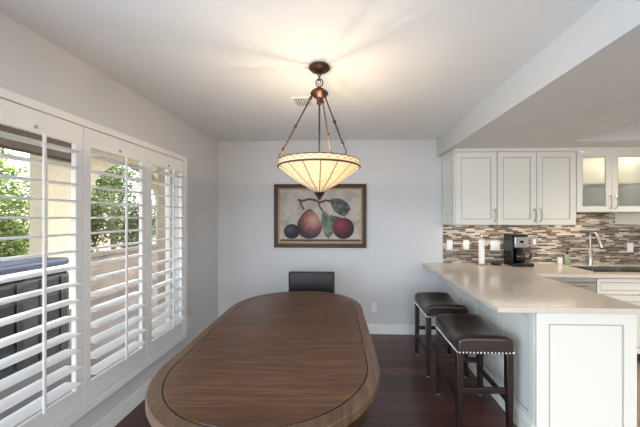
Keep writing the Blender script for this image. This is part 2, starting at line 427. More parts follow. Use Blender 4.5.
def flat(name, poly, m, depth, smooth=True):
    mb = MB(); y = YB-.014-depth
    mb.prism([cp(*p) for p in poly], 0, .0006, mx=Matrix(((1, 0, 0, 0), (0, 0, -1, y), (0, 1, 0, 0), (0, 0, 0, 1))))
    return mb.done(name, m, cv)
def ell(cx, cy, rx, ry, n=28, rot=0):
    return [(cx+rx*cos(a)*cos(rot)-ry*sin(a)*sin(rot), cy+rx*cos(a)*sin(rot)+ry*sin(a)*cos(rot)) for a in [2*pi*k/n for k in range(n)]]
def loc(cx, cy): p = cp(cx, cy); return (p[0]+.31, 0, p[1]-1.09)
flat('painted_ledge', [(77, 344), (512, 344), (512, 356), (77, 356)], paint('painted_ledge_brown', [(.3, '#3a2620'), (.7, '#6a4c3c')], 8), .0004)
flat('painted_plum', ell(140, 302, 43, 40), paint('painted_plum_blue', [(0, '#555061'), (.5, '#332c3a'), (1, '#17131c')], 4, loc(132, 290), kind='r', r=.09), .0012)
pear = []
for k in range(48):
    a = 2*pi*k/48; s_ = sin(a); rx = 68 if s_ > 0 else 68*(1-.42*(-s_)**1.6); ry = 66 if s_ > 0 else 96
    pear.append((235+rx*cos(a), 276+ry*s_))
flat('painted_pear', pear, paint('painted_pear_blush', [(0, '#c3a186'), (.3, '#a8786b'), (.55, '#7a3f49'), (.85, '#2e1f28')], 4, loc(255, 240), kind='r', r=.24), .0008)
flat('painted_apple', ell(418, 285, 57, 57), paint('painted_apple_red', [(0, '#8e3046'), (.5, '#6a1a2e'), (1, '#2a0c16')], 4, loc(400, 262), kind='r', r=.15), .0012)
dk = paint('painted_dark_leaf', [(.3, '#262a28'), (.5, '#484c46'), (.7, '#7f8276')], 14)
gr = paint('painted_green_leaf', [(.3, '#36423a'), (.5, '#657060'), (.7, '#9a9d8a')], 12)
br = paint('painted_branch', [(.3, '#2e241f'), (.7, '#5b4a40')], 14)
flat('painted_leaf', [(345, 130), (375, 123), (410, 128), (440, 150), (456, 182), (440, 205), (425, 222), (395, 212), (365, 190), (352, 160)], dk, .0016)
flat('painted_leaf', [(312, 192), (335, 205), (352, 235), (360, 275), (352, 315), (340, 343), (318, 325), (305, 290), (298, 245), (300, 210)], gr, .0020)
flat('painted_leaf', [(345, 212), (405, 226), (395, 245), (372, 300), (350, 330), (352, 255)], dk, .0009)
def stroke(pts, w):
    L, R = [], []
    for i, (x, y) in enumerate(pts):
        x0, y0 = pts[max(i-1, 0)]; x2, y2 = pts[min(i+1, len(pts)-1)]; dx, dy = x2-x0, y2-y0; l = math.hypot(dx, dy)
        L.append((x-dy/l*w, y+dx/l*w)); R.append((x+dy/l*w, y-dx/l*w))
    return L+R[::-1]
flat('painted_branch', stroke([(172, 130), (195, 138), (235, 128), (270, 135), (290, 146), (325, 135), (350, 142)], 6), br, .0018)
flat('painted_branch', stroke([(185, 135), (190, 160), (207, 184)], 5), br, .0022)
flat('painted_branch', stroke([(283, 140), (288, 165), (308, 195)], 4), br, .0025)

T0 = Matrix.Translation
# ------------------------------------------------------------------ pendant lamp
PX, PY = -.165, 1.80
pl = thing('pendant_lamp', 'ivory glass bowl pendant lamp on bronze rods above the dining table', 'pendant lamp', (PX, PY, HC))
MB().lathe([(0, HC-.004), (.064, HC-.004), (.068, HC-.012), (.056, HC-.026), (.03, HC-.034), (.012, HC-.042), (0, HC-.042)], (PX, PY, 0), 28).done('canopy', 'bronze', pl)
ch = MB()
z = HC-.04
def link(m, z, rot, h=.032, w=.009):
    pts = []
    for k in range(14):
        a = 2*pi*k/14; x = w*cos(a); zz = h/2*sin(a)
        pts.append((PX+x*cos(rot), PY+x*sin(rot), z+zz))
    m.tube(pts, .0028, 6, closed=True)
for k in range(3): link(ch, z-.012-k*.024, pi/2*(k % 2))
ch.done('chain', 'bronze', pl)
lp = MB(); pts = [(PX+.022*cos(a), PY, 2.335+.026*sin(a)) for a in [2*pi*k/18 for k in range(18)]]
lp.tube(pts, .0042, 8, closed=True); lp.done('hanging_loop', 'bronze', pl)
MB().lathe([(0, 2.312), (.01, 2.31), (.014, 2.296), (.038, 2.288), (.056, 2.272), (.058, 2.262), (.042, 2.246), (.02, 2.236), (.014, 2.215), (.02, 2.205), (.008, 2.19), (0, 2.19)], (PX, PY, 0), 28).done('hub', 'bronze', pl)
for deg in (72, 192, 312):
    a = radians(deg); ca, sa = cos(a), sin(a)
    P0 = Vector((PX+.045*ca, PY+.045*sa, 2.255)); P1 = Vector((PX+.24*ca, PY+.24*sa, 1.872))
    rd = MB().tube([P0, P1], .0048, 10)
    for f in (.06, .55, .93):
        c = P0.lerp(P1, f); e = (P1-P0).normalized()*.014
        rd.tube([c-e, c-e*.5, c, c+e*.5, c+e], [.005, .009, .011, .009, .005], 10)
    rod = rd.done('support_rod', 'bronze', pl)
    MB().tube([P1, P1+Vector((.012*ca, .012*sa, -.01)), P1+Vector((.018*ca, .018*sa, -.03)), P1+Vector((.008*ca, .008*sa, -.04))], .004, 8).done('rod_hook', 'bronze', rod)
MB().tube([(PX, PY, 2.2), (PX, PY, 1.80)], .006, 10).done('center_stem', 'bronze', pl)
R, RZ = .262, 1.826; NP = 16
rim = MB(); rim.lathe([(R-.004, RZ), (R, RZ-.038)], (PX, PY, 0), NP*2).done('shade_band', 'bandglass', pl, solid=.003)
bowl = MB(); bowl.lathe([(R, RZ-.038), (.14, RZ-.127), (.022, RZ-.200)], (0, 0, 0), NP, mx=T0((PX, PY, 0)) @ Matrix.Rotation(2*pi*.3/NP, 4, 'Z')); bowl.smooth = False
bowl.done('glass_bowl', 'artglass', pl, solid=.003)
cm = MB()
for k in range(NP):
    a = 2*pi*(k+.3)/NP; P = lambda r, z: (PX+(r+.001)*cos(a), PY+(r+.001)*sin(a), z)
    cm.tube([P(R, RZ-.038), P(.14, RZ-.127), P(.022, RZ-.200)], .0026, 5)
for rr, zz, th in ((R-.003, RZ, .003), (R, RZ-.038, .0056)):
    cm.tube([(PX+rr*cos(2*pi*k/32), PY+rr*sin(2*pi*k/32), zz) for k in range(32)], th, 6, closed=True)
for k in range(32):
    a = 2*pi*k/32; a2 = 2*pi*(k+1)/32
    for s0 in (0, 1):
        zA, zB = (RZ-.004, RZ-.034) if s0 else (RZ-.034, RZ-.004)
        cm.tube([(PX+R*cos(a), PY+R*sin(a), zA), (PX+R*cos(a2), PY+R*sin(a2), zB)], .0011, 4)
cm.done('came_lines', 'came', pl)
MB().lathe([(0, RZ-.19), (.03, RZ-.194), (.034, RZ-.205), (.02, RZ-.222), (.012, RZ-.232), (.014, RZ-.24), (0, RZ-.25)], (PX, PY, 0), 20).done('bottom_finial', 'bronze', pl)
bulbm = NT('warm_bulb'); bulbm.b.inputs['Emission Color'].default_value = rgb('#ffd9a0'); bulbm.b.inputs['Emission Strength'].default_value = 8
for k in range(3):
    a = radians(30+120*k); c = (PX+.06*cos(a), PY+.06*sin(a), 1.775)
    MB().lathe([(0, .03), (.012, .027), (.02, .01), (.02, -.005), (.012, -.028), (0, -.03)], c, 14).done('light_bulb', bulbm.m, pl)

# ------------------------------------------------------------------ dining table
TX, TY, TH = -.37, 1.775, .76
def outline(off=0, n=40):
    a, L0, L1 = .520-off, .43, .475-off; pts = []
    q = []
    for k in range(n+1):
        t = (pi/2)*k/n; x = a*cos(t)**(2/2.2); q.append((x, L0+L1*(max(0, 1-(x/a)**2.2))**(1/1.9)))
    pts += [(x, y) for x, y in q]; pts += [(-x, y) for x, y in q[::-1][1:]]
    pts += [(-x, -y) for x, y in q]; pts += [(x, -y) for x, y in q[::-1][1:]]
    return pts
def ringmesh(m, A, B, z0, z1):
    n = len(A); r = [[m.bm.verts.new((x, y, z)) for x, y in P] for P, z in ((A, z0), (A, z1), (B, z1), (B, z0))]
    for k in range(n):
        j = (k+1) % n
        for p, q in ((0, 1), (1, 2), (2, 3), (3, 0)): m.bm.faces.new((r[p][k], r[p][j], r[q][j], r[q][k]))
tb = thing('dining_table', 'long dark walnut dining table with rounded ends and plank top', 'table', (TX, TY, 0), radians(2.1))
ORI[tb.name] = Vector((0, 0, 0))
m = MB(); ringmesh(m, outline(0), outline(.058), TH-.04, TH); m.done('table_border', 'border', tb, bevel=.006, seg=3)
MB().prism(outline(.0605), TH-.03, TH-.0005).done('tabletop', 'tabletop', tb, bevel=.0015)
m = MB(); ringmesh(m, outline(.05), outline(.075), TH-.16, TH-.04); m.done('apron', 'apron', tb, bevel=.004)
m = MB(); ringmesh(m, outline(.035), outline(.06), TH-.062, TH-.04); m.done('apron_moulding', 'apron', tb, bevel=.006)
for s_ in (-1, 1):
    y = .42*s_
    ped = MB().lathe([(.0, .12), (.13, .12), (.12, .2), (.07, .26), (.06, .36), (.085, .46), (.10, .55), (.09, .66), (.15, .70), (.15, .73), (0, .73)], (0, y, 0), 28).done('pedestal', 'apron', tb)
    ft = MB()
    for sx in (-1, 1):
        ft.tube([(0, y, .17), (.14*sx, y, .15), (.28*sx, y, .07), (.38*sx, y, .03)], [.055, .05, .04, .03], 10)
    ft.tube([(0, y, .15), (0, y+.14*s_, .11), (0, y+.26*s_, .03)], [.05, .045, .03], 10)
    ft.done('pedestal_foot', 'apron', ped)
MB().box(-.03, .03, -.4, .4, .14, .2).done('stretcher', 'apron', tb, bevel=.006)

# ------------------------------------------------------------------ dining chair at the far end
def cushion(m, x0, x1, y0, y1, z0, z1, n=6, puff=.012):
    pass
CX, CY = -.345, 2.86
dc = thing('dining_chair', 'dark brown leather dining chair tucked at the far end of the table', 'chair', (CX, CY, 0))
ORI[dc.name] = Vector((0, 0, 0))
hw = .238
bk = MB(); bk.box(-hw, hw, -.005, .06, .44, .905, mx=Matrix.Translation((0, 0, 0)) @ Matrix.Shear('XZ', 4, (0, 0)))
b = bk.done('backrest', 'leather2', dc, bevel=.018, seg=4)
MB().tube([(-hw+.014, -.007, .47), (-hw+.014, -.007, .885), (hw-.014, -.007, .885), (hw-.014, -.007, .47)], .0045, 8).done('piping', 'leather', b)
MB().box(-hw, hw, -.40, .06, .36, .46).done('seat', 'leather2', dc, bevel=.022, seg=4)
for sx in (-1, 1):
    for yy in (-.37, .035): MB().box(sx*(hw-.03)-.021, sx*(hw-.03)+.021, yy-.021, yy+.021, 0, .37, taper=.006).done('leg', 'legwood', dc, bevel=.003)

# ------------------------------------------------------------------ bar stools
def make_stool():
    t = thing('bar_stool', '', 'bar stool', (0, 0, 0), group='saddle bar stools along the peninsula')
    W, L = .188, .238     # half depth (x), half length (y)
    m = MB(); NX, NY = 10, 16
    def top(x, y):
        e = (y/L); ex = abs(x/W)
        return .622+.046*abs(e)**2.0 + .012*(1-ex**4) - .030*max(0, abs(e)-.86)/.14*.6 - (.016*max(0, ex-.8)/.2)
    tv = [[m.bm.verts.new((-W+2*W*i/NX, -L+2*L*j/NY, top(-W+2*W*i/NX, -L+2*L*j/NY))) for j in range(NY+1)] for i in range(NX+1)]
    bv = [[m.bm.verts.new((-W+2*W*i/NX, -L+2*L*j/NY, .548)) for j in range(NY+1)] for i in range(NX+1)]
    for i in range(NX):
        for j in range(NY):
            m.bm.faces.new((tv[i][j], tv[i+1][j], tv[i+1][j+1], tv[i][j+1])); m.bm.faces.new((bv[i][j], bv[i][j+1], bv[i+1][j+1], bv[i+1][j]))
    for i in range(NX):
        for j in (0, NY): m.bm.faces.new((tv[i][j], tv[i+1][j], bv[i+1][j], bv[i][j]))
    for j in range(NY):
        for i in (0, NX): m.bm.faces.new((tv[i][j], tv[i][j+1], bv[i][j+1], bv[i][j]))
    m.smooth = True
    seat = m.done('seat', 'leather', t, bevel=.018, seg=4)
    nh = MB()
    def nails(p0, p1, n):
        p0, p1 = Vector(p0), Vector(p1)
        for k in range(n):
            c = p0.lerp(p1, (k+.5)/n)
            nh.lathe([(0, .0068), (.0045, .0055), (.0068, 0), (.0045, -.0055), (0, -.0068)], c, 8)
    z = .561
    nails((-W-.001, -L, z), (-W-.001, L, z), 20); nails((W+.001, -L, z), (W+.001, L, z), 20)
    nails((-W, -L-.001, z), (W, -L-.001, z), 16); nails((-W, L+.001, z), (W, L+.001, z), 16)
    nh.done('nailhead_trim', 'nail', seat)
    for sx in (-1, 1):
        for sy in (-1, 1):
            x, y = sx*(W-.022), sy*(L-.034)
            mm = MB(); a, b2 = .022, .016
            dx, dy = sx*.004, sy*.004
            lo = [(x+dx-b2, y+dy-b2, .012), (x+dx+b2, y+dy-b2, .012), (x+dx+b2, y+dy+b2, .012), (x+dx-b2, y+dy+b2, .012)]
            mid = [(x-a, y-a, .35), (x+a, y-a, .35), (x+a, y+a, .35), (x-a, y+a, .35)]
            hi = [(x-a, y-a, .552), (x+a, y-a, .552), (x+a, y+a, .552), (x-a, y+a, .552)]
            R_ = [mm._v(q) for q in (lo, mid, hi)]
            for A, B in zip(R_, R_[1:]):
                for k in range(4): mm.bm.faces.new((A[k], A[(k+1) % 4], B[(k+1) % 4], B[k]))
            mm.bm.faces.new(R_[0][::-1]); mm.bm.faces.new(R_[2])
            lg = mm.done('leg', 'legwood', t, bevel=.003)
            MB().lathe([(0, 0), (.015, 0), (.017, .004), (.015, .012), (0, .012)], (x+dx, y+dy, 0), 14).done('foot_glide', 'nickel', lg)
    ix, iy = W-.022, L-.034
    for sx in (-1, 1): MB().box(sx*ix-.011, sx*ix+.011, -iy+.015, iy-.015, .20, .238).done('stretcher', 'legwood', t, bevel=.003)
    for sy in (-1, 1): MB().box(-ix+.015, ix-.015, sy*iy-.011, sy*iy+.011, .272, .310).done('stretcher', 'legwood', t, bevel=.003)
    return t
st = make_stool(); st.location = (.945, 2.145, 0)
st['label'] = 'nearer dark leather saddle bar stool with nailhead trim, close to counter end'
s2 = copy_tree(st); s2.location = (.935, 2.815, 0)
s2['label'] = 'farther dark leather saddle bar stool, toward the back wall'

# ------------------------------------------------------------------ cabinetry helpers
def door_mesh(m, w, h, mx, rail=.058, th=.02, glassy=False, rec=.009):
    """door in local coords: x 0..w, z 0..h, outer face at y=0 looking to -y"""
    m.ring(0, w, 0, h, rail, 0, th, mx)
    if not glassy: m.box(rail-.001, w-rail+.001, rec, th, rail-.001, h-rail+.001, mx)
    return m
def bead_mesh(w, h, mx, rail=.058):
    m = MB(); m.ring(rail, w-rail, rail, h-rail, .007, .004, .0095, mx); return m
def pull(name, parent, p, axis='Z', L=.135, out=(0, -1, 0), m='nickel'):
    p = Vector(p); o = Vector(out); a = Vector((0, 0, 1)) if axis == 'Z' else Vector((1, 0, 0))
    mb = MB(); h = L/2
    pts = [p-a*h, p-a*h+o*.018, p-a*h*.7+o*.028, p+o*.033, p+a*h*.7+o*.028, p+a*h+o*.018, p+a*h]
    return mb.tube(pts, .0052, 8).done(name, m, parent)
T = Matrix.Translation

# ---- upper cabinets (door faces at Y=3.14)
YF = 3.14; ZU0, ZU1 = 1.383, 2.19
def wall_cabinet(x0, x1, z0, ndoor, lab, glassy=False, left_panel=False):
    t = thing('wall_cabinet', lab, 'kitchen cabinet', ((x0+x1)/2, YB-.002, z0))
    th = .018
    if glassy:
        m = MB(); yb = YB-.004
        m.box(x0, x0+th, YF+.022, yb, z0, ZU1+.02).box(x1-th, x1, YF+.022, yb, z0, ZU1+.02).box(x0+th, x1-th, YF+.022, yb, z0, z0+th).box(x0+th, x1-th, YF+.022, yb, ZU1, ZU1+.02).box(x0+th, x1-th, yb-.01, yb, z0+th, ZU1)
        m.done('cabinet_body', 'cab', t)
        MB().box(x0+th, x1-th, YF+.05, yb-.012, 1.835, 1.848).done('shelf', 'cab', t)
    else:
        m = MB().box(x0, x1, YF+.022, YB-.004, z0, ZU1+.015)
        m.done('cabinet_body', 'cab', t, bevel=.002)
        if left_panel:
            mx = T((x0-.012, YB-.01, z0+.004)) @ Matrix.Rotation(-pi/2, 4, 'Z')
            wq = YB-.01-(YF+.022)
            door_mesh(MB(), wq, ZU1-z0-.01, mx, th=.012, rec=.006).done('side_panel', 'cab', t, bevel=.0015)
    g = .003; wd = (x1-x0)/ndoor
    for k in range(ndoor):
        a = x0+k*wd+g; b = x0+(k+1)*wd-g; w_ = b-a; h_ = ZU1-z0-.008
        mx = T((a, YF, z0+.002))
        m = MB(); door_mesh(m, w_, h_, mx, glassy=glassy)
        d = m.done('door', 'cab', t, bevel=.0015)
        bead_mesh(w_, h_, mx).done('bead', 'bead', d)
        if glassy: MB().box(a+.056, b-.056, YF+.009, YF+.013, z0+.058, z0+h_-.055).done('glass_pane', 'cabglass', d)
        if ndoor == 1: hx = b-.03
        else: hx = (b-.028) if k == 0 else (a+.028)
        pull('handle', d, (hx, YF, z0+.105), 'Z')
    return t
wall_cabinet(1.224, 1.672, ZU0, 1, 'white single door wall cabinet at the left end beside the blue wall', left_panel=True)
wall_cabinet(1.676, 2.518, ZU0, 2, 'white two door wall cabinet above the coffee maker')
wall_cabinet(2.523, 3.266, 1.525, 2, 'shorter wall cabinet with lit glass doors above the sink', glassy=True)
wall_cabinet(3.29, 4.07, ZU0, 2, 'white wall cabinet right of the glass cabinet, mostly out of frame', left_panel=False)
# crown moulding (profile swept along the front and left end)
def crown():
    m = MB(); prof = [(0, ZU1+.0), (.008, ZU1+.0), (.008, ZU1+.006), (.018, ZU1+.016), (.026, ZU1+.022), (.026, HK), (0, HK)]
    path = [(1.218, YB-.002), (1.218, YF), (4.07, YF)]
    rings = []
    for i, (x, y) in enumerate(path):
        rings.append([])
        for o, z in prof:
            o += .0
            if i == 0: rings[-1].append(m.bm.verts.new((x-o*.0-o*.5, y, z)))
            elif i == 1: rings[-1].append(m.bm.verts.new((x-o*.5, y-o, z)))
            else: rings[-1].append(m.bm.verts.new((x, y-o, z)))
    n = len(prof)
    for A, B in zip(rings, rings[1:]):
        for k in range(n): m.bm.faces.new((A[k], A[(k+1) % n], B[(k+1) % n], B[k]))
    m.bm.faces.new(rings[0]); m.bm.faces.new(rings[-1][::-1])
    return struct(m.done('trim_2', 'cab', bevel=.001))
crown()
# backsplash
m = MB(); m.slab([1.222, 2.523, 3.29, XR], [CT, 1.381, 1.523], lambda i, j: j == 0 or i == 1, YB-.010, YB, 'XZY')
struct(m.done('backsplash', 'mosaic'))

# ---- worktop with sink cut-out
SK = (2.60, 3.50, 3.00, 3.40)
us = [.965, 1.89, SK[0], SK[1], XR]; vs = [1.80, 2.86, SK[2], SK[3], YB-.011]
def fillc(i, j):
    if i == 0: return True
    if j == 0: return False
    return not (i == 2 and j == 2)
ct = MB().slab(us, vs, fillc, CT-.034, CT).done('countertop', 'quartz', bevel=.004, seg=3)
tag(ct, 'beige speckled stone countertop running from the peninsula to the sink', 'countertop')
# ---- peninsula base
pb = thing('peninsula_cabinet', 'white panelled peninsula cabinet under the beige countertop', 'kitchen cabinet', (1.53, 2.4, 0))
ZT = CT-.036
MB().box(1.238, 1.80, 1.855, 3.50, .0, ZT).done('cabinet_body', 'cab', pb)
# end panel facing the camera
mx = T((1.224, 1.832, .0)); we = 1.842-1.224
m = MB(); m.ring(0, we, 0, ZT, .076, 0, .022, mx)
m.box(.075, we-.075, .008, .022, .075, ZT-.075, mx)
e = m.done('end_panel', 'cab', pb, bevel=.002)
MB().ring(.076, we-.076, .076, ZT-.076, .009, .003, .0085, mx).done('bead', 'bead', e)
# side panels facing the dining room
y = 3.50
for k in range(4):
    wv = (3.50-1.856)/4
    mx = T((1.222, 3.50-k*wv-.0015, .11)) @ Matrix.Rotation(-pi/2, 4, 'Z')
    m = MB(); door_mesh(m, wv-.003, ZT-.11, mx, rail=.055, th=.016, rec=.008)
    d = m.done('side_panel', 'cab', pb, bevel=.002)
    bead_mesh(wv-.003, ZT-.11, mx, .055).done('bead', 'bead', d)
MB().box(1.206, 1.238, 1.856, 3.50, 0, .105).box(1.212, 1.238, 1.856, 3.50, .105, .122).done('base_moulding', 'cab', pb, bevel=.003)
# kitchen side doors of the peninsula
for k in range(2):
    mx = T((1.822, 1.862+k*.46, .11)) @ Matrix.Rotation(pi/2, 4, 'Z')
    m = MB(); door_mesh(m, .452, ZT-.13, mx); d = m.done('door', 'cab', pb, bevel=.002)
    bead_mesh(.452, ZT-.13, mx).done('bead', 'bead', d)
    pull('handle', d, (1.822, 1.862+k*.46+(.42 if k == 0 else .03), .72), 'Z', out=(1, 0, 0))
# ---- dishwasher
YC = 2.885
dw = thing('dishwasher', 'stainless steel dishwasher under the counter between peninsula and sink', 'dishwasher', (2.20, YC+.3, 0))
MB().box(1.905, 2.505, YC+.02, YB-.02, .1, ZT-.002).done('tub_body', 'dkgrey', dw)
MB().box(1.905, 2.505, YC, YC+.02, .11, ZT-.05).done('door', 'steel', dw, bevel=.003)
MB().box(1.905, 2.505, YC-.003, YC+.02, ZT-.047, ZT-.003).done('control_panel', 'steel', dw, bevel=.003)
MB().tube([(2.0, YC, .775), (2.0, YC-.035, .775), (2.41, YC-.035, .775), (2.41, YC, .775)], .009, 10).done('handle', 'chrome', dw)
MB().box(1.905, 2.505, YC+.06, YC+.3, 0, .1).done('toe_kick', 'dkgrey', dw)
# ---- sink base cabinet
sb = thing('sink_base_cabinet', 'white base cabinet with false drawer front and doors below the sink', 'kitchen cabinet', (3.0, YC+.3, 0))
us2, vs2 = [2.512, 2.55, 3.56, 3.60], [YC+.022, YC+.05, YB-.06, YB-.02]
MB().slab(us2, vs2, lambda i, j: not (i == 1 and j == 1), .1, ZT-.002).done('cabinet_body', 'cab', sb)
MB().box(2.512, 3.60, YC+.08, YB-.03, 0, .1).done('toe_kick', 'dkgrey', sb)
mx = T((2.516, YC, ZT-.165)); m = MB(); door_mesh(m, 1.08, .155, mx, rail=.035); d = m.done('drawer', 'cab', sb, bevel=.002)
bead_mesh(1.08, .155, mx, .035).done('bead', 'bead', d)
for k in range(2):
    mx = T((2.516+k*.541, YC, .11)); m = MB(); hh = ZT-.17-.115; door_mesh(m, .538, hh, mx); d = m.done('door', 'cab', sb, bevel=.002)
    bead_mesh(.538, hh, mx).done('bead', 'bead', d)
    pull('handle', d, (2.516+(.51 if k == 0 else .57), YC, .62), 'Z', m='bronze')
# end cabinet out of frame that carries the worktop
eb = thing('base_cabinet', 'white base cabinet right of the sink, out of frame', 'kitchen cabinet', (4.0, YC+.3, 0))
MB().box(3.605, XR-.005, YC+.022, YB-.02, .1, ZT-.002).done('cabinet_body', 'cab', eb)
MB().box(3.605, XR-.005, YC+.08, YB-.03, 0, .1).done('toe_kick', 'dkgrey', eb)
mx = T((3.61, YC, .11)); m = MB(); door_mesh(m, .48, ZT-.12, mx); m.done('door', 'cab', eb, bevel=.002)
mx = T((4.095, YC, .11)); m = MB(); door_mesh(m, .48, ZT-.12, mx); m.done('door', 'cab', eb, bevel=.002)

# ---- sink
sk = thing('kitchen_sink', 'stainless steel undermount sink with divided bowls set in the countertop', 'sink', (3.05, 3.2, CT))
x0, x1, y0, y1 = SK
m = MB(); divs = [x0+.002, x0+.006, 2.905, 2.925, 3.20, 3.22, x1-.006, x1-.002]; vv = [y0+.002, y0+.006, y1-.006, y1-.002]
m.slab(divs, vv, lambda i, j: not (i in (1, 3, 5) and j == 1), CT-.19, CT-.006)
m.done('basin_walls', 'steel', sk, bevel=.002)
MB().box(x0+.004, x1-.004, y0+.004, y1-.004, CT-.2, CT-.19).done('basin_floor', 'steel', sk)
for xx in (2.755, 3.06, 3.36): MB().lathe([(0, CT-.186), (.035, CT-.186), (.04, CT-.19), (0, CT-.19)], (xx, 3.2, 0), 20).done('drain', 'chrome', sk)
# ---- faucet
fx, fy = 2.93, 3.452
fc = thing('kitchen_faucet', 'tall brushed nickel pull-down faucet behind the sink', 'faucet', (fx, fy, CT))
MB().lathe([(0, CT), (.028, CT), (.028, CT+.008), (.027, CT+.014), (.026, CT+.17), (.019, CT+.18), (0, CT+.18)], (fx, fy, 0), 20).done('faucet_body', 'nickel', fc)
pts = [(fx, fy, CT+.17), (fx, fy, CT+.30)]
for k in range(9):
    a = pi*k/8*.82; pts.append((fx+.012*k/8, fy-.04+.04*cos(a), CT+.345+.04*sin(a)))
lastp = Vector(pts[-1]); 
MB().tube(pts, .012, 12).done('spout', 'nickel', fc)
MB().tube([lastp, lastp+Vector((.004, -.015, -.03)), lastp+Vector((.012, -.045, -.13)), lastp+Vector((.013, -.05, -.15))], [.013, .017, .021, .018], 14).done('spray_head', 'nickel', fc)
MB().tube([(fx+.02, fy, CT+.11), (fx+.045, fy, CT+.115), (fx+.055, fy-.01, CT+.17)], [.008, .007, .005], 10).done('lever', 'nickel', fc)
# ---- side tap
sx, sy = 3.18, 3.455
tp = thing('drinking_water_tap', 'small slim nickel tap right of the tall faucet', 'faucet', (sx, sy, CT))
MB().lathe([(0, CT), (.018, CT), (.018, CT+.006), (.011, CT+.012), (.011, CT+.04), (0, CT+.04)], (sx, sy, 0), 16).done('tap_base', 'nickel', tp)
MB().tube([(sx, sy, CT+.03), (sx, sy, CT+.10), (sx, sy-.012, CT+.125), (sx, sy-.04, CT+.13), (sx, sy-.06, CT+.115)], .006, 10).done('spout', 'nickel', tp)
# ---- soap bottle
bx, by = 2.655, 3.445
sp_ = thing('soap_bottle', 'green hand soap bottle with black pump beside the sink', 'soap dispenser', (bx, by, CT))
MB().box(bx-.028, bx+.028, by-.02, by+.02, CT+.001, CT+.125).done('bottle_body', 'soap', sp_, bevel=.010, seg=3)
pm = MB(); pm.lathe([(0, CT+.123), (.015, CT+.123), (.015, CT+.142), (.006, CT+.145), (.006, CT+.18), (0, CT+.18)], (bx, by, 0), 14)
pm.box(bx-.008, bx+.008, by-.04, by+.01, CT+.178, CT+.192); pm.done('pump', 'black', sp_)
cx_, cy_ = 2.575, 3.45
tag(MB().lathe([(0, CT+.001), (.022, CT+.001), (.026, CT+.03), (.026, CT+.085), (.023, CT+.085), (.022, CT+.008), (0, CT+.008)], (cx_, cy_, 0), 18).done('tumbler', 'white', origin=(cx_, cy_, CT)), 'small white cup left of the green soap bottle', 'cup')
# ---- paper towel holder
px_, py_ = 1.622, 3.385
ph = thing('paper_towel_holder', 'upright steel paper towel holder with a thin white roll', 'paper towel holder', (px_, py_, CT))
MB().lathe([(0, CT), (.068, CT), (.07, CT+.006), (.064, CT+.014), (.02, CT+.018), (0, CT+.018)], (px_, py_, 0), 28).done('base', 'chrome', ph)
MB().lathe([(0, CT+.01), (.006, CT+.01), (.006, CT+.325), (.012, CT+.332), (.014, CT+.342), (.008, CT+.352), (0, CT+.354)], (px_, py_, 0), 14).done('center_post', 'chrome', ph)
rl = MB().lathe([(.016, CT+.02), (.034, CT+.02), (.034, CT+.298), (.016, CT+.298), (.016, CT+.02)], (px_, py_, 0), 24).done('paper_roll', 'paper', origin=(px_, py_, CT+.02))
tag(rl, 'thin white paper towel roll standing on the steel holder', 'paper towel')
# ---- small dark dish
dx_, dy_ = 1.80, 3.40
tag(MB().lathe([(0, CT+.001), (.045, CT+.001), (.062, CT+.02), (.064, CT+.026), (.058, CT+.026), (.04, CT+.008), (0, CT+.008)], (dx_, dy_, 0), 24).done('small_dish', 'dkgrey', origin=(dx_, dy_, CT)), 'small dark dish between paper towels and coffee maker', 'dish')
# ---- coffee maker
cm = thing('coffee_maker', 'black and steel drip coffee maker with glass carafe on the counter', 'coffee maker', (2.02, 3.33, CT))
kx0, kx1, ky0, ky1 = 1.925, 2.105, 3.29, 3.475
MB().box(kx0, kx1+.055, ky0-.02, ky1, CT+.001, CT+.04).done('base', 'black', cm, bevel=.008)
MB().box(kx0, kx0+.03, ky0+.02, ky1, CT+.038, CT+.36).done('water_tank', 'black', cm, bevel=.008)
MB().box(kx0+.028, kx1, ky1-.05, ky1, CT+.038, CT+.23).done('back_column', 'black', cm, bevel=.005)
MB().box(kx0+.028, kx1+.005, ky0, ky1, CT+.215, CT+.345).done('brew_head', 'steel', cm, bevel=.010, seg=3)
MB().box(kx0, kx1+.005, ky0+.01, ky1, CT+.345, CT+.372).done('lid', 'black', cm, bevel=.008)
MB().box(kx0+.085, kx0+.125, ky0-.003, ky0+.002, CT+.27, CT+.30).done('display', 'black', cm, bevel=.001)
for q in range(3): MB().lathe([(0, 0), (.006, 0), (.006, .004), (0, .004)], (0, 0, 0), 10, mx=T((kx0+.075+q*.03, ky0+.001, CT+.25)) @ Matrix.Rotation(pi/2, 4, 'X')).done('button', 'black', cm)
cc = (kx0+.105, ky0+.055, 0)
car = MB().lathe([(0, CT+.045), (.05, CT+.045), (.068, CT+.07), (.072, CT+.11), (.062, CT+.15), (.05, CT+.175)], cc, 26).done('carafe', 'carafe', cm)
MB().lathe([(0, CT+.205), (.03, CT+.205), (.048, CT+.195), (.054, CT+.175), (.05, CT+.168), (0, CT+.168)], cc, 26).done('carafe_lid', 'black', car)
MB().tube([(cc[0]+.045, cc[1]-.03, CT+.175), (cc[0]+.085, cc[1]-.06, CT+.172), (cc[0]+.098, cc[1]-.068, CT+.13), (cc[0]+.09, cc[1]-.06, CT+.085), (cc[0]+.06, cc[1]-.035, CT+.08)], .009, 10).done('carafe_handle', 'black', car)
MB().lathe([(0, CT+.047), (.048, CT+.047), (.064, CT+.072), (.064, CT+.085), (0, CT+.085)], cc, 26).done('coffee', 'black', car)
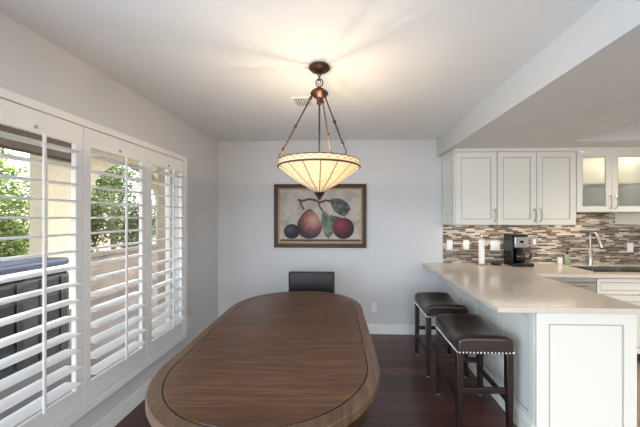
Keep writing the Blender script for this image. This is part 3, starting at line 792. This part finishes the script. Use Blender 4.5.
# wall plates on the backsplash
yb = YB-.010
outlet(1.30, 1.125, 'white switch plate on backsplash, nearest the left end', y=yb, kind='switch', nm='switch_plate', cat='light switch')
outlet(1.502, 1.125, 'white switch plate on backsplash just left of the paper towels', y=yb, kind='switch', nm='switch_plate', cat='light switch')
outlet(1.855, 1.115, 'wide white double switch plate just left of the coffee maker', y=yb, kind='switch', wd=.116, nm='switch_plate', cat='light switch')
outlet(2.325, 1.165, 'pale metal switch plate on backsplash just right of the coffee maker', y=yb, kind='switch', wd=.09, ht=.15, pm_='nickel', nm='switch_plate', cat='light switch')
outlet(3.465, 1.10, 'white outlet plate on backsplash right of the faucets', y=yb)

# ------------------------------------------------------------------ outside
GX = -4.55
struct(MB().box(-5.2, XL-.17, -3.5, 9.0, -.10, -.05).done('patio_floor', 'patio'))
struct(MB().box(-16, -5.2, -6, 18, -.16, -.08).done('garden_ground', 'soil'))
# stucco arcade: prism with arch openings, in the YZ plane
def arcade():
    pts = [(4.14, -.05), (4.14, 2.35), (8.5, 2.35)]
    m = MB()
    mx = Matrix(((0, 0, 1, 0), (1, 0, 0, 0), (0, 1, 0, 0), (0, 0, 0, 1)))
    arch = []
    for k in range(21):
        a = pi*k/20; arch.append((5.93-1.08*cos(a), 1.75+.85*sin(a)))   # opening 4.9..6.6
    # one simple outline with the opening cut as a notch from the bottom
    poly = [(4.14, -.05), (4.85, -.05)] + arch + [(7.01, -.05), (8.5, -.05), (8.5, 2.95), (4.14, 2.95)]
    m.prism(poly, GX-.30, GX, mx)
    return m.done('arcade_wall', 'stucco2')
tag(arcade(), 'pale stucco patio wall with an arched opening outside the window', 'wall')
tag(MB().box(GX-.24, GX-.06, 4.85, 7.01, -.05, .74).box(GX-.28, GX-.02, 4.85, 7.01, .74, .80).done('garden_wall', mat('shaded_stucco', '#5f564b', .9, var=.25, vscale=3, bump=.8)), 'low stucco wall closing the bottom of the patio arch', 'garden wall')  # stucco colour darkened to stand in for patio shade
tag(MB().box(GX+.005, GX+.2, -2, 4.55, 2.38, 2.8).done('patio_beam', 'beam', bevel=.01), 'brown timber beam along the patio edge seen through the top louvers', 'beam')
tag(MB().box(-3.08, -2.95, 4.5, 4.63, -.05, 2.6).done('patio_post', mat('weathered_timber', '#94846f', .8, var=.25, vscale=5, stretch=(10, 10, 1)), bevel=.006), 'brown timber patio post seen through the farthest shutter', 'post')
tag(MB().box(-4.95, -2.75, -2.5, 8.7, 2.95, 3.05).done('patio_cover', 'stucco2'), 'stucco patio cover resting on the arched wall outside', 'patio cover')
# spa
sx0, sx1, sy0, sy1 = -4.4, -3.15, 1.2, 3.12
sp = thing('hot_tub', 'dark sided hot tub with folded blue cover outside the near shutter', 'hot tub', ((sx0+sx1)/2, (sy0+sy1)/2, -.05))
m = MB().box(sx0, sx1, sy0, sy1, -.05, .86)
m.done('tub_cabinet', 'spaside', sp, bevel=.05, seg=4)
m = MB()
for k in range(9):
    yy = sy0+.12+(sy1-sy0-.24)*k/8; m.box(sx1, sx1+.012, yy-.008, yy+.008, 0, .82)
m.done('panel_seams', 'dkgrey', sp)
MB().ring(sx0-.02, sx1+.03, -sy1-.03, -sy0+.02, .14, .86, .93, mx=Matrix(((1, 0, 0, 0), (0, 0, -1, 0), (0, 1, 0, 0), (0, 0, 0, 1)))).done('tub_rim', 'white', sp, bevel=.02)
MB().box(sx0+.02, sx1-.01, sy0+.02, sy1-.0, .93, 1.01).done('cover', 'spacover', sp, bevel=.03, seg=3)
# shrubs
def shrub(x, y, r, h, n, leaf, lab, mname, nm='shrub', trunk=0.0, z0=-.08):
    t = thing(nm, lab, 'tree' if trunk else 'shrub', (x, y, z0), group=None)
    m = MB(); rnd = random.Random(int(x*100+y*37))
    blobs = []
    for k in range(9):
        blobs.append((x+rnd.uniform(-.5, .5)*r, y+rnd.uniform(-.5, .5)*r, z0+trunk+h*rnd.uniform(.3, .75), rnd.uniform(.4, .62)))
    for k in range(n):
        bx_, by_, bz, br_ = rnd.choice(blobs)
        d = Vector((rnd.gauss(0, 1), rnd.gauss(0, 1), rnd.gauss(0, 1))).normalized()*rnd.uniform(.55, 1)
        p = Vector((bx_+d.x*r*br_, by_+d.y*r*br_, max(z0+.03, bz+d.z*h*.5*br_)))
        a = Vector((rnd.gauss(0, 1), rnd.gauss(0, 1), rnd.gauss(0, .6))).normalized(); b_ = a.orthogonal().normalized(); b_.rotate(Matrix.Rotation(rnd.uniform(0, 6.28), 3, a)); 
        L = leaf*rnd.uniform(.7, 1.3)
        v = [m.bm.verts.new(q) for q in (p-a*L, p+b_*L*.42+a*.1*L, p+a*L, p-b_*L*.42+a*.1*L)]; m.bm.faces.new(v)
    m.done('foliage', mname, t)
    s_ = MB()
    for k in range(5):
        a = 2*pi*k/5; s_.tube([(x+.03*cos(a), y+.03*sin(a), z0-.02), (x+.1*r*cos(a), y+.1*r*sin(a), z0+trunk*.7+h*.25), (x+.4*r*cos(a), y+.4*r*sin(a), z0+trunk+h*.6)], [.05 if trunk else .02, .03 if trunk else .014, .008], 7)
    s_.done('trunk' if trunk else 'stems', 'bark', t)
    return t
shrub(-6.2, 4.9, .95, 2.6, 5200, .05, 'yellow green shrub seen beside the near shutter above the hot tub', 'leafB')
shrub(-6.7, 7.1, .95, 2.6, 6000, .05, 'olive green shrub framed by the left of the patio arch', 'leafA')
shrub(-7.0, 8.9, .9, 2.3, 5000, .05, 'grey green shrub framed by the right of the patio arch', 'leafC')
shrub(-7.2, 10.8, .9, 2.2, 4000, .05, 'leafy shrub seen through the farthest shutter beside the post', 'leafA')
shrub(-8.9, 6.0, 1.5, 2.4, 4500, .07, 'tall airy tree beyond the hot tub', 'leafB', 'garden_tree', 1.2)
shrub(-9.0, 10.6, 1.3, 2.4, 4000, .07, 'tree standing farther back beyond the arch', 'leafA', 'garden_tree', 1.4)
shrub(-8.4, 2.2, 1.3, 3.0, 2500, .075, 'large olive tree at far left of the garden', 'leafA', 'garden_tree', .8)
tag(MB().box(-10.6, -10.4, -5, 17, -.1, 1.7).done('boundary_wall', 'stucco', bevel=.01), 'beige boundary wall at the back of the garden', 'garden wall')

# ------------------------------------------------------------------ lights
def light(name, kind, loc, energy, color=(1, 1, 1), rot=(0, 0, 0), **kw):
    d = bpy.data.lights.new(name, kind); d.energy = energy; d.color = color
    for k, v in kw.items(): setattr(d, k, v)
    o = bpy.data.objects.new(name, d); COL.objects.link(o); o.location = loc; o.rotation_euler = rot; return o
W = bpy.data.worlds.new('world'); SC.world = W; W.use_nodes = True
nt = W.node_tree; sky = nt.nodes.new('ShaderNodeTexSky'); sky.sky_type = 'NISHITA'; sky.sun_disc = False
sky.sun_elevation = radians(50); sky.sun_rotation = radians(60); sky.air_density = 1.0; sky.dust_density = 2.5
bg = nt.nodes['Background']; hs = nt.nodes.new('ShaderNodeHueSaturation'); hs.inputs['Saturation'].default_value = .45; nt.links.new(sky.outputs[0], hs.inputs['Color']); nt.links.new(hs.outputs[0], bg.inputs[0]); bg.inputs[1].default_value = 1.15
light('sun', 'SUN', (-6, 6, 9), 3.6, (1, .96, .90), Vector((-.50, .12, 1.0)).to_track_quat('Z', 'Y').to_euler(), angle=radians(1))
WARM = (1, .79, .54)
for k in range(3):
    a = radians(30+120*k); light('pendant_bulb_light', 'POINT', (PX+.06*cos(a), PY+.06*sin(a), 1.822), 4.7, WARM, shadow_soft_size=.010)
# added fill lights at assumed rear openings behind the camera, tinted warm
light('rear_fill_light', 'AREA', (0.0, YR-.05, 1.15), 27, (1, .95, .9), (pi/2, 0, 0), shape='RECTANGLE', size=2.0, size_y=2.1)
light('rear_warm_fill_light', 'AREA', (2.65, YR-.05, 1.15), 17, (1, .88, .76), (pi/2, 0, 0), shape='RECTANGLE', size=2.2, size_y=2.1)
# added cool fill at an assumed side opening behind the camera
light('side_fill_light', 'AREA', (XL-.10, -1.0, 1.07), 130, (.62, .80, 1), (0, -pi/2, 0), shape='RECTANGLE', size=2.0, size_y=2.3)
# kitchen ceiling lamps
for x, y in ((3.0, 1.3), (3.7, 1.3), (3.0, 2.3), (3.7, 2.3)):
    t = thing('recessed_ceiling_light', 'round recessed light in the kitchen tray ceiling', 'ceiling light', (x, y, HC+.02), group='recessed lights in the kitchen ceiling tray')
    MB().lathe([(.055, HC+.018), (.075, HC+.012), (.08, HC+.02), (.055, HC+.02)], (x, y, 0), 24).done('trim_ring', 'trim', t)
    em = bulbm.m
    MB().lathe([(0, HC+.016), (.054, HC+.016), (.054, HC+.019), (0, HC+.019)], (x, y, 0), 24).done('lens', em, t)
    light('kitchen_downlight', 'SPOT', (x, y, HC), 29, (1, .86, .70), (0, 0, 0), spot_size=radians(150), spot_blend=.8, shadow_soft_size=.05)
# small lamps high in the glass cabinet, plus weak added fill below the shelf
for x in (2.73, 3.11): light('cabinet_puck_and_fill', 'POINT', (x, 3.34, 2.14), .9, (1, .88, .72), shadow_soft_size=.03); light('cabinet_puck_and_fill', 'POINT', (x, 3.34, 1.82), .12, (1, .92, .84), shadow_soft_size=.03)
# under-cabinet strip
light('under_cabinet_strip', 'AREA', (2.0, 3.38, 1.375), 2.5, (1, .86, .7), (0, 0, 0), shape='RECTANGLE', size=1.4, size_y=.03)
light('under_cabinet_strip', 'AREA', (2.8, 3.38, 1.52), 1.2, (1, .84, .66), (0, 0, 0), shape='RECTANGLE', size=.4, size_y=.03)

# ------------------------------------------------------------------ camera
cam = bpy.data.cameras.new('camera'); co = bpy.data.objects.new('camera', cam); COL.objects.link(co)
cam.sensor_fit = 'HORIZONTAL'; cam.sensor_width = 36; cam.lens = 280*36/640
co.location = (0, 0, 1.47); co.rotation_euler = (pi/2, 0, radians(2.0))
cam.shift_x = -15.2/640; cam.shift_y = 3.5/640; cam.clip_start = .05; cam.clip_end = 200
SC.camera = co
vs_ = SC.view_settings; vs_.view_transform = 'Standard'; vs_.look = 'None'; vs_.gamma = 1; vs_.use_curve_mapping = False; vs_.exposure = 0.16
